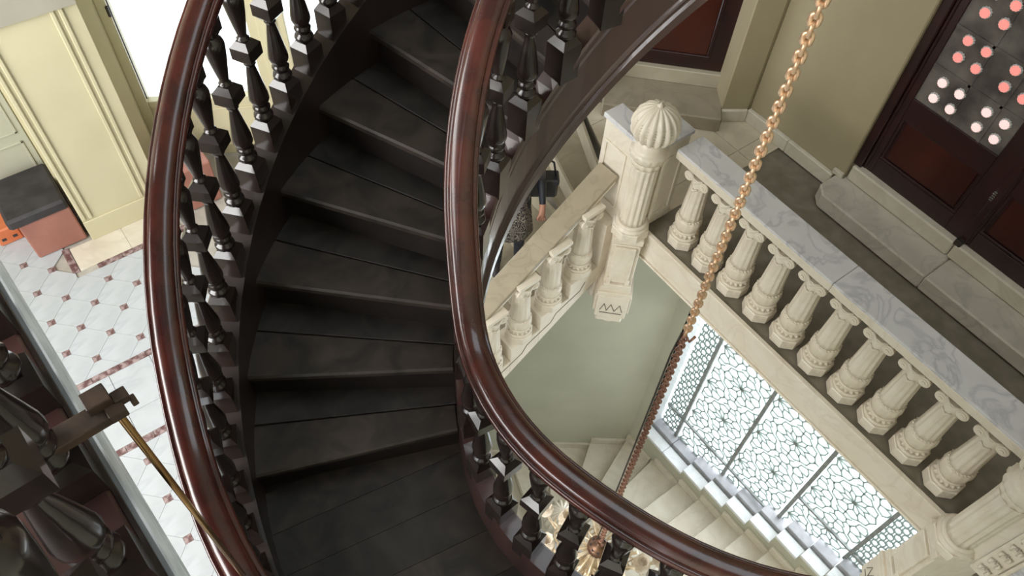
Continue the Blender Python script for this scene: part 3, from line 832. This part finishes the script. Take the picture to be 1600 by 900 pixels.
def newel(label, cx, cy, sx, flight_rail):
    """engaged column with ribbed dome before an L-shaped pier; sx=+1 column faces +x -y, -1 mirrored"""
    n = thing('marble_newel', label, 'newel post', (cx, cy, 0))
    mb = MB(); mb.lathe([(.158, .0), (.158, .070), (.150, .080)], 8, smooth=False, rot=PI / 8); mb.build('plinth', 'cream', n)
    mb = MB(); mb.lathe([(.140, .078), (.145, .09), (.140, .102), (.124, .106), (.124, .115), (.131, .122), (.124, .132), (.112, .138)], 28)
    mb.lathe([(.106, .136), (.104, .18), (.103, .60), (.106, .74), (.110, .77)], 70, flute=14, depth=.14, f0=.17, f1=.75)
    mb.lathe([(.110, .765), (.120, .785), (.128, .82), (.118, .835)], 48, flute=12, depth=.12); mb.build('column', 'cream', n)
    mb = MB(); mb.lathe([(.118, .83), (.142, .86), (.148, .895), (.140, .91), (.122, .915), (.108, .95), (.10, 1.03)], 48, flute=16, depth=.10, f0=.84, f1=.90); mb.build('collar', 'cream', n)
    d_ = add('dome', DOME, n, (0, 0, 1.145)); add('dome_pegs', PEGS, d_)['kind'] = 'stuff'
    mb = MB(); mb.lathe([(.022, 0), (.03, .006), (.012, .014), (.004, .03)], 8, flute=8, depth=.3); add('finial', mb.mesh('finial', 'cream'), d_, (0, 0, .168))
    # pier: two arms
    X = lambda a: sx * a
    def bx(a0, a1, b0, b1, z0, z1, name, mat='cream', bev=.004):
        lo, hi = sorted((X(a0), X(a1))); return MB().box(lo, hi, b0, b1, z0, z1).build(name, mat, n, bev)
    bx(-.44, .02, -.04, .12, 0, .90, 'pier_arm'); bx(-.10, .05, -.044, .38, -.001, .8985, 'pier_arm')
    bx(-.46, .04, -.055, .13, .90, .945, 'pier_top', 'cap', .006); bx(-.11, .065, -.05, .395, .9005, .9445, 'pier_top', 'cap', .006)
    for a0, a1, z0, z1 in ((-.40, -.16, .12, .14), (-.40, -.16, .70, .72), (-.40, -.38, .14, .70), (-.18, -.16, .14, .70)): bx(a0, a1, -.052, -.04, z0, z1, 'panel_moulding', 'cream', .003)
    for b0, b1, z0, z1 in ((.16, .34, .12, .14), (.16, .34, .74, .76), (.16, .18, .14, .74), (.32, .34, .14, .74)): bx(.05, .062, b0, b1, z0, z1, 'panel_moulding', 'cream', .003)
    bx(.05, .075, .11, .145, .03, .86, 'pilaster', 'cream', .008)
    # pendant below, turned to the corner
    f = Vector((sx * 1, -1, 0)).normalized(); s = Vector((-f.y, f.x, 0)); O = Vector((0, 0, 0)) + f * .0
    def ob2(a0, a1, b0, b1, z0, z1, name, mat='cream', bev=.004): return MB().obox(O, s, f, Zv, a0, a1, b0, b1, z0, z1).build(name, mat, n, bev)
    ob2(-.128, .128, -.22, .122, -.06, -.001, 'pendant_top'); ob2(-.12, .12, -.22, .10, -.66, -.06, 'pendant_block')
    ob2(-.085, .085, .10, .125, -.58, -.11, 'pendant_panel'); ob2(-.11, .11, .10, .112, -.10, -.085, 'panel_bead'); ob2(-.12, .12, .10, .14, -.66, -.60, 'pendant_foot')
    ob2(-.10, -.06, .10, .13, -.60, -.53, 'scroll_foot'); ob2(.06, .10, .10, .13, -.60, -.53, 'scroll_foot')
    ob2(-.14, .14, -.22, .11, -.74, -.70, 'ledge'); ob2(-.155, .155, -.22, .13, -.79, -.74, 'ledge'); ob2(-.13, .13, -.22, .12, -.70, -.66, 'neck')
    ob2(-.14, .14, -.22, .135, -1.10, -.79, 'lower_block'); ob2(-.165, -.14, -.2, .10, -1.06, -.82, 'side_rib'); ob2(.14, .165, -.2, .10, -1.06, -.82, 'side_rib')
    mb = MB()
    zz = [(-.10, -1.0), (-.07, -.90), (-.04, -1.0), (-.01, -.90), (.03, -1.0), (.07, -.90), (.10, -1.0)]
    for p, q in zip(zz, zz[1:]): mb.tube([O + s * p[0] + f * .136 + Zv * p[1], O + s * q[0] + f * .136 + Zv * q[1]], .004, 4)
    mb.obox(O, s, f, Zv, -.10, .10, .134, .139, -1.04, -1.03); mb.build('zigzag_carving', 'joint', n)
    ob2(-.12, .12, -.2, .115, -1.20, -1.10, 'lower_moulding', 'cream', .012)
    mb = MB(); mb.lathe([(.03, -1.30), (.075, -1.27), (.10, -1.22), (.105, -1.19)], 20, cx=0, cy=0, flute=20, depth=.1); mb.build('pendant_end', 'cream', n)
    return n, bx


newel('cream marble newel with ribbed dome where the stair meets the landing', -2.70, 3.46, 1, True)
n2, bx2 = newel('cream marble newel with engaged column closing the landing balustrade beside the carved band', .45, 3.47, -1, False)
# carved foliage band on the second newel and the grey slab beyond
mb = MB()
for i in range(7):
    z = .06 + i * .12
    for sgn in (-1, 1):
        pts = [(0.0 + .02 * sgn, -.06, z), (.028 * sgn, -.066, z + .03), (.030 * sgn, -.066, z + .06), (.008 * sgn, -.066, z + .07), (.006 * sgn, -.066, z + .045)]
        mb.tube([(p[0] + .22, p[1], p[2]) for p in pts], [.006, .011, .012, .010, .006], 6)
mb.build('carved_foliage', 'cream', n2)
MB().box(.16, .28, -.055, -.04, 0, .90).build('carved_panel', 'cream', n2, .003)
MB().box(.285, .31, -.075, -.04, 0, .90).build('edge_strip', 'cream', n2, .006)
MB().box(.31, .95, -.055, .10, -.2, .90).build('side_slab', 'cap', n2, .003)

# ================================================================== MARBLE FLIGHT DOWN FROM THE LANDING
fl = thing('marble_stair', 'tan marble flight going down from the landing behind the carved newel', 'staircase', (-3.3, 2.4, -1.0))
of = Vector((-3.3, 2.4, -1.0))
PVT = Vector((-2.83, 3.38, 0)); FR = Matrix.Translation(PVT) @ Matrix.Rotation(math.radians(4.2), 4, 'Z') @ Matrix.Translation(-PVT)   # the flight is a little askew
def fk(mb, n, m, bev=0.0, par=fl): mb.bm.transform(Matrix.Translation(-of) @ FR); return mb.build(n, m, par, bev)
def fk0(mb, n, m, bev=0.0): mb.bm.transform(Matrix.Translation(-of)); return mb.build(n, m, fl, bev)
RI, RU, ZA, YA = .195, .325, -.55, 3.325
xa, xo = -3.04, -4.2
NL = [(0, 3.56, 4.10), (-.183, 3.36, 3.72), (-.366, YA, 3.42)] + [(ZA - RI * i, YA - RU * (i + 1), YA - RU * (i + 1) + .06) for i in range(6)]
for (z0, a0, b0), (z1, a1, b1) in zip(NL, NL[1:]):
    f_ = fk0 if z0 > -.3 else fk
    f_(MB().poly_prism([(xo, b1), (xa, a1), (xa, a0 - .015), (xo, b0 - .015)], z1 - .19, z1), 'tread', 'stairtan', .003)
for i, (z0, a0, b0) in enumerate(NL):
    f_ = fk0 if z0 > -.3 else fk
    f_(MB().poly_prism([(xa, a0 - .03), (xa, a0), (xo, b0), (xo, b0 - .03)], z0 - .21, z0 + .001), 'riser', 'stairedge', .003)
# stepped string on the well side
XS0, XS1 = -3.05, -2.83
fk(MB().box(XS0, XS1, YA, YA + .20, -1.0, -.002), 'string_block', 'cream', .003)
for i in range(0, 7):
    y1 = YA - RU * i; y0 = y1 - RU; z = ZA - RI * i; zb1 = z - .20; zb0 = zb1 - RI
    mb = MB(); v = []
    for x in (XS0, XS1): v.append([mb.bm.verts.new((x, y, q)) for y, q in ((y0, zb0), (y1, zb1), (y1, z + .002), (y0, z + .002))])
    mb.bm.faces.new(v[0]); mb.bm.faces.new(v[1][::-1])
    for j in range(4): mb.bm.faces.new((v[0][j], v[0][j - 1], v[1][j - 1], v[1][j]))
    fk(mb, 'string_block', 'cream', .003)
# raised line carved along the string
mb = MB(); pts = []
for i in range(0, 7):
    y = YA - RU * (i + .5); zz = ZA - RI * i; pts += [(XS1 + .001, y + .02, zz - .10), (XS1 + .001, y - .03, zz - .19)]
mb.tube(pts, .004, 5); fk(mb, 'string_bead', 'joint')
# balustrade of the flight
fb = thing('marble_balustrade', 'cream marble stair balustrade sloping down beside the standing person', 'balustrade', (-2.9, 2.4, -1.0))
ofb = Vector((-2.9, 2.4, -1.0))
for i in range(6): put_baluster(fb, FR @ Vector((-2.925, YA - RU * (i + .5) - .005, ZA - RI * i)) - ofb, PI / 2 + math.radians(4.2))
def slab(mb, x0, x1, y0, y1, za, zb, t):
    """sloping slab from (y0, za) to (y1, zb)"""
    v = []
    for x in (x0, x1): v.append([mb.bm.verts.new((x, y, q)) for y, q in ((y0, za - t), (y1, zb - t), (y1, zb), (y0, za))])
    mb.bm.faces.new(v[0]); mb.bm.faces.new(v[1][::-1])
    for j in range(4): mb.bm.faces.new((v[0][j], v[0][j - 1], v[1][j - 1], v[1][j]))
    return mb
gr = RI / RU
yt, yb, zt = 3.40, 1.10, .497
mb = slab(MB(), -3.085, -2.885, yt, yb, zt, zt - (yt - yb) * gr, .045); mb.bm.transform(Matrix.Translation(-ofb) @ FR); mb.build('rail_top', 'flightrail_shade', fb, .004)
mb = slab(MB(), -3.075, -2.893, yt, yb, zt - .046, zt - .046 - (yt - yb) * gr, .045); mb.bm.transform(Matrix.Translation(-ofb) @ FR); mb.build('rail_bed', 'cream', fb, .004)

# ================================================================== LOWER MARBLE FLIGHT
lf = thing('marble_stair', 'pale marble flight winding up along the bright lower window', 'staircase', (-1.5, 3.4, -5.2))
olf = Vector((-1.5, 3.4, -5.2))
def lk(mb, n, m, bev=0.0): mb.bm.transform(Matrix.Translation(-olf)); return mb.build(n, m, lf, bev)
LX = [-2.03 + 0, -1.70, -1.36, -1.03, -.70, -.37, -.04, .29, .62, .95]
YI = 2.55
z = -5.02
LZ = [-4.97 + .162 * i for i in range(10)]
for i in range(9):
    x0, x1 = LX[i], LX[i + 1]
    if i == 0: pl_ = [(-1.92, YI), (x1 + .03, YI), (x1 + .03, WY), (x0 - .14, WY)]
    else: pl_ = [(x0, YI), (x1 + .03, YI), (x1 + .03, WY), (x0, WY)]
    lk(MB().poly_prism(pl_, LZ[i] - .17, LZ[i]), 'tread', 'step', .006)
    lk(MB().box(x0 + (.0 if i else -.10), x1 + .0, WY - .035, WY, LZ[i], LZ[i] + .13), 'skirting_stone', 'step', .005)
# winders round the corner newel
PV = Vector((-1.93, 2.62))
cor = [Vector((-2.20, 4.5)), Vector((-2.645, 4.5)), Vector((-2.645, 4.5)) + Vector((-.6, -.8)) * .50, Vector((-2.645, 4.5)) + Vector((-.6, -.8)) * 1.05, Vector((-2.645, 4.5)) + Vector((-.6, -.8)) * 1.65, Vector((-2.645, 4.5)) + Vector((-.6, -.8)) * 2.3]
for i in range(len(cor) - 1):
    a, b = cor[i], cor[i + 1]; zz = LZ[0] - .162 * (i + 1)
    p = [tuple(PV), tuple(a + (a - PV) * .0), tuple(b)]
    lk(MB().poly_prism(p, zz - .17, zz), 'tread', 'step', .006)
    u = (b - a).normalized(); nn = Vector((u.y, -u.x)) * -1
    if (PV - a).dot(nn) < 0: nn = -nn
    q = [a, b, b + nn * .035, a + nn * .035]
    lk(MB().poly_prism([tuple(t) for t in q], zz, zz + .13), 'skirting_stone', 'step', .004)
# lower newel with the same dome
ln = thing('marble_newel', 'low ribbed white dome newel seen beside the chandelier', 'newel post', (-1.98, 2.62, -5.4))
MB().lathe([(.16, 0), (.16, .1), (.11, .14), (.10, .9), (.13, 1.1), (.14, 1.45), (.11, 1.5), (.10, 1.56)], 20).build('column', 'cream', ln)
dl = add('dome', DOME, ln, (0, 0, 1.66)); dl.scale = (1.12, 1.12, 1.12); add('dome_pegs', PEGS, dl)['kind'] = 'stuff'
# grey marble rails of the lower flight near the chandelier
lr = thing('marble_balustrade', 'pale marble balustrade of the lower flight under the dark handrail', 'balustrade', (-1.0, 2.55, -4.2))
olr = Vector((-1.0, 2.55, -4.2))
g2 = .162 / .33
mb = MB(); v = []
for y in (2.42, 2.68): v.append([mb.bm.verts.new((x, y, q)) for x, q in ((-1.85, -4.12), (.9, -4.12 + 2.75 * g2), (.9, -4.05 + 2.75 * g2), (-1.85, -4.05))])
mb.bm.faces.new(v[0]); mb.bm.faces.new(v[1][::-1])
for j in range(4): mb.bm.faces.new((v[0][j], v[0][j - 1], v[1][j - 1], v[1][j]))
mb.bm.transform(Matrix.Translation(-olr)); mb.build('rail_top', 'cap', lr, .004)
for i in range(8): put_baluster(lr, Vector((-1.53 + .33 * i, 2.55, -4.97 + .162 * (i + 1) - .03)) - olr)

# ================================================================== CHANDELIER AND CHAIN
def link_mesh(L, Wd, r, mat):
    mb = MB(); pts = []
    for t in range(14):
        a = 2 * PI * t / 14; x = math.cos(a) * (Wd / 2 - r); zc = math.sin(a) * (Wd / 2 - r) + math.copysign((L - Wd) / 2, math.sin(a)); pts.append((x, 0, zc))
    mb.tube(pts, r, 7, closed=True); return mb.mesh('link', mat)
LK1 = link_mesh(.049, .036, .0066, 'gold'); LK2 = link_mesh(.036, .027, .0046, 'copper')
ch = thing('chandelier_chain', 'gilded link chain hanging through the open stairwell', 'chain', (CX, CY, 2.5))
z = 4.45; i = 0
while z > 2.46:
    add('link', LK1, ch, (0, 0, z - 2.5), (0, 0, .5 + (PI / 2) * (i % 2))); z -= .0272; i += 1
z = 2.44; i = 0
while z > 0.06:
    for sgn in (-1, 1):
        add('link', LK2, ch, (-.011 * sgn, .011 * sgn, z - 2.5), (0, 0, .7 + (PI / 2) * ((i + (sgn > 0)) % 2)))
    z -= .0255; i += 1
MB().tube([(.0, 0, -.06), (.02, .012, -.09), (.03, .02, -.05)], .006, 8).build('hook', 'copper', ch)
MB().tube([(-.012, -.01, -.05), (-.019, -.015, -.2), (-.019, -.015, -2.45)], .0045, 8).build('cable', 'darkmetal', ch)
cd = thing('chandelier', 'gilt chandelier with glass cups on curled arms deep in the well', 'chandelier', (CX, CY, -.05))
MB().lathe([(.066, -.05), (.070, -.04), (.070, -.012), (.05, .0), (.02, .012), (.012, .05)], 28).build('hub', 'hub', cd)
for t in range(8):
    a = 2 * PI * t / 8; MB().lathe([(.009, -.004), (.009, .0015)], 10, .048 * math.cos(a), .048 * math.sin(a)).build('hub_hole', 'blackbox', cd)
MB().tube([(.022 * math.cos(2 * PI * t / 16) + .0, .0, .045 + .022 * math.sin(2 * PI * t / 16)) for t in range(16)], .006, 7, True).build('ring', 'copper', cd)
MB().lathe([(.02, -.75), (.05, -.70), (.09, -.62), (.06, -.5), (.035, -.4), (.07, -.3), (.04, -.2), (.025, -.05)], 20).build('stem', 'palegold', cd)
cupm = MB().lathe([(.012, 0), (.020, .005), (.030, .03), (.036, .06), (.046, .085), (.043, .085), (.032, .06), (.026, .03), (.01, .012)], 16, flute=8, depth=.12).mesh('glass_cup', 'crystal')
saucer = MB().lathe([(.01, -.012), (.05, -.006), (.062, .004), (.058, .006), (.02, .0)], 18).mesh('saucer', 'crystal')
drop = MB().lathe([(.001, -.045), (.010, -.03), (.012, -.018), (.004, -.004), (.002, .0)], 6, smooth=False).mesh('crystal_drop', 'crystal')
for tier, (nn, rr, zz, off) in enumerate(((12, .50, -.46, 0), (9, .33, -.34, .2), (6, .20, -.20, .1))):
    for t in range(nn):
        a = 2 * PI * t / nn + off; u = Vector((math.cos(a), math.sin(a), 0))
        pts = [Zv * (zz + .05) + u * .03, Zv * (zz - .04) + u * rr * .3, Zv * (zz - .09) + u * rr * .6, Zv * (zz - .05) + u * rr * .9, Zv * (zz) + u * rr]
        arm = MB().tube(pts, [.012, .011, .010, .010, .009], 8).build('arm', 'palegold', cd)
        add('glass_cup', cupm, arm, u * rr + Zv * (zz + .01)); add('saucer', saucer, arm, u * rr + Zv * zz)
        for kq in range(4): add('crystal_drop', drop, arm, u * (rr + .055 * math.cos(1.57 * kq)) + Vector((-u.y, u.x, 0)) * (.055 * math.sin(1.57 * kq)) + Zv * (zz - .005))
        w_ = Vector((-u.y, u.x, 0)); q_ = [u * rr * .55 + Zv * (zz - .05) + (u * math.cos(.55 * k_) + w_ * math.sin(.55 * k_)) * (.075 - .006 * k_) for k_ in range(11)]
        MB().tube(q_, .006, 6).build('scroll', 'palegold', arm)
        MB().tube([u * rr * .5 + Zv * (zz + .02), u * rr * .72 + w_ * .03 + Zv * (zz + .10), u * rr * .8 - w_ * .02 + Zv * (zz + .05)], [.004, .008, .003], 5).build('leaf', 'palegold', arm)
for t in range(16):
    a = 2 * PI * t / 16 + .15; u = Vector((math.cos(a), math.sin(a), 0))
    MB().tube([u * .06 - Zv * .03, u * .16 - Zv * .10, u * .22 - Zv * .16, u * .27 - Zv * .12], [.006, .009, .006, .012], 6).build('branch', 'palegold', cd)
MB().obox((0, 0, -.06), (math.cos(-1.9), math.sin(-1.9), 0), (-math.sin(-1.9), math.cos(-1.9), 0), Zv, .05, .17, -.009, .009, -.02, -.004).build('strut', 'crystal', cd)

# ================================================================== SMALL THINGS IN THE HALL
rb = thing('painted_block', 'large faded red painted block in the wall recess', 'block', (-5.22, -.30, 0))
MB().box(-.18, .19, -.20, .165, 0, .36).build('body', 'brick', rb, .01)
bbx = thing('black_case', 'black padded case lying on the large faded red block', 'case', (-5.36, -.335, .36))
MB().box(-.13, .345, -.22, .20, .0, .10).build('body', 'blackbox', bbx, .02)
rb2 = thing('painted_block', 'red block standing under the French window behind the dark balusters', 'block', (-4.98, .76, 0))
MB().box(-.14, .14, -.12, .14, 0, .42).build('body', 'brick', rb2, .01)
og = thing('orange_crate', 'small orange crate with dark slots in the hall corner', 'crate', (-5.42, -.60, 0))
MB().box(-.12, .12, -.10, .075, 0, .16).build('body', 'orange', og, .012)
for a in (-.05, .03): MB().box(.119, .1225, a - .02, a + .012, .05, .075).build('slot', 'blackbox', og)

# ================================================================== PERSON on the flight
HX, HY, HZ = -3.42, 2.78, -.745
pe = thing('person', 'person in black jacket and paisley tunic standing on the tan marble stair', 'person', (HX, HY, HZ), math.radians(-35))
def skin_body():
    me = bpy.data.meshes.new('body')
    J = {'pelvis': (0, 0, .93, .125), 'waist': (0, 0, 1.06, .11), 'chest': (.01, 0, 1.25, .13), 'neckb': (0, 0, 1.40, .075), 'neck': (.01, 0, 1.46, .048), 'headb': (.02, 0, 1.53, .075), 'head': (.03, 0, 1.60, .088), 'crown': (.02, 0, 1.68, .06)}
    for s, q in ((-1, 'r'), (1, 'l')):
        dx = .05 if s < 0 else -.04
        J.update({'hip' + q: (0, s * .09, .88, .10), 'knee' + q: (dx + .02, s * .095, .48, .062), 'ank' + q: (dx - .02, s * .095, .09, .042), 'heel' + q: (dx - .03, s * .095, .045, .038), 'toe' + q: (dx + .13, s * .11, .03, .030),
                  'sh' + q: (0, s * .175, 1.36, .060), 'elb' + q: (-.03, s * .235, 1.09, .043), 'wr' + q: (.09, s * .25, .90, .028), 'palm' + q: (.125, s * .25, .835, .026)})
    E = [('pelvis', 'waist'), ('waist', 'chest'), ('chest', 'neckb'), ('neckb', 'neck'), ('neck', 'headb'), ('headb', 'head'), ('head', 'crown')]
    for q in 'rl': E += [('pelvis', 'hip' + q), ('hip' + q, 'knee' + q), ('knee' + q, 'ank' + q), ('ank' + q, 'heel' + q), ('heel' + q, 'toe' + q), ('neckb', 'sh' + q), ('sh' + q, 'elb' + q), ('elb' + q, 'wr' + q), ('wr' + q, 'palm' + q)]
    for s, q in ((-1, 'r'), (1, 'l')):       # five fingers
        for f, (off, ln_) in enumerate(((-.026, .062), (-.009, .072), (.009, .068), (.025, .055))):
            a, b = f'f{f}a{q}', f'f{f}b{q}'; J[a] = (.135, s * .25 + off, .80, .0085); J[b] = (.128, s * .25 + off, .80 - ln_ * .75, .0075)
            J[a] = (.140, s * .25 + off, .795, .0085); E += [('palm' + q, a), (a, b)]
        a, b = 'ta' + q, 'tb' + q; J[a] = (.15, s * .25 - s * .03, .83, .010); J[b] = (.165, s * .25 - s * .045, .79, .009); E += [('palm' + q, a), (a, b)]
    names = list(J); me.from_pydata([J[n][:3] for n in names], [(names.index(a), names.index(b)) for a, b in E], [])
    o = add('body', me, pe)
    md = o.modifiers.new('skin', 'SKIN'); md.use_smooth_shade = True
    for i, n in enumerate(names): me.skin_vertices[0].data[i].radius = (J[n][3], J[n][3])
    me.skin_vertices[0].data[0].use_root = True
    o.modifiers.new('sub', 'SUBSURF').levels = 2; o.modifiers['sub'].render_levels = 2
    dg = bpy.context.evaluated_depsgraph_get(); ev = o.evaluated_get(dg); m2 = bpy.data.meshes.new_from_object(ev)
    o.modifiers.clear(); o.data = m2; m2.name = 'body'
    for k_ in ('skin', 'jacket', 'navy', 'blackbox'): m2.materials.append(M[k_])
    for p in m2.polygons:
        c = p.center; p.use_smooth = True
        if c.z < .10: p.material_index = 3
        elif abs(c.y) > .205 and c.z < .92: p.material_index = 0
        elif c.z < .90: p.material_index = 2
        elif c.z < 1.44: p.material_index = 1
        else: p.material_index = 0
    return o
skin_body()
mb = MB(); mb.lathe([(.20, .50), (.205, .53), (.185, .70), (.165, .85), (.15, .98), (.135, 1.05)], 28, flute=9, depth=.06)
for v in mb.bm.verts: v.co.x *= .82
mb.build('tunic', 'paisley', pe)
mb = MB(); mb.lathe([(.07, 1.545), (.10, 1.57), (.108, 1.62), (.096, 1.68), (.06, 1.715), (.02, 1.725)], 20, cx=0, cy=0)
for v in mb.bm.verts: v.co.x -= .018
mb.build('hair', 'hair', pe)
for s in (-1, 1): MB().lathe([(.008, 0), (.011, .006), (.008, .012)], 8, .108, s * .03).build('eye', 'blackbox', pe, loc=(0, 0, 1.60))
MB().tube([(.10, 0, 1.60), (.125, 0, 1.565), (.105, 0, 1.555)], [.008, .013, .010], 8).build('nose', 'skin', pe)
MB().tube([(.098, -.025, 1.53), (.108, 0, 1.528), (.098, .025, 1.53)], [.004, .007, .004], 6).build('mouth', 'brick', pe)
for s in (-1, 1): MB().lathe([(.012, -.025), (.018, 0), (.012, .025)], 8, .02, s * .092).build('ear', 'skin', pe, loc=(0, 0, 1.59))
hb = thing('handbag', 'black shiny handbag with silver clasp carried by the person', 'handbag', (HX + .05, HY + .27, HZ + .82), math.radians(-35))
MB().box(-.06, .06, -.13, .13, 0, .21).build('body', 'jacket', hb, .02)
MB().poly_prism([(-.066, -.135), (.066, -.135), (.066, .135), (-.066, .135)], .15, .215).build('flap', 'jacket', hb, .012)
MB().tube([(.0, -.11, .20), (.0, -.08, .36), (.0, 0, .42), (.0, .08, .36), (0, .11, .20)], .009, 8).build('handle', 'jacket', hb)
MB().box(.064, .074, -.03, .03, .125, .15).build('clasp', 'silver', hb, .003)
MB().tube([(.03, -.10, .21), (.05, -.085, .25), (.03, -.07, .21)], .006, 6).build('buckle', 'silver', hb)

# ------------------------------------------------------------------ added fill lamp behind the eye, daylight lamp outside the tracery window
area('added hall fill', (-1.9, -3.35, 4.0), (-1.4, 3.6, -.2), 4.4, 3.8, 470, (1.0, .97, .92))
area('window daylight', (-.95, 5.15, -2.4), (-1.2, 2.0, -3.6), 2.9, 3.4, 150, (.96, .98, 1.0))
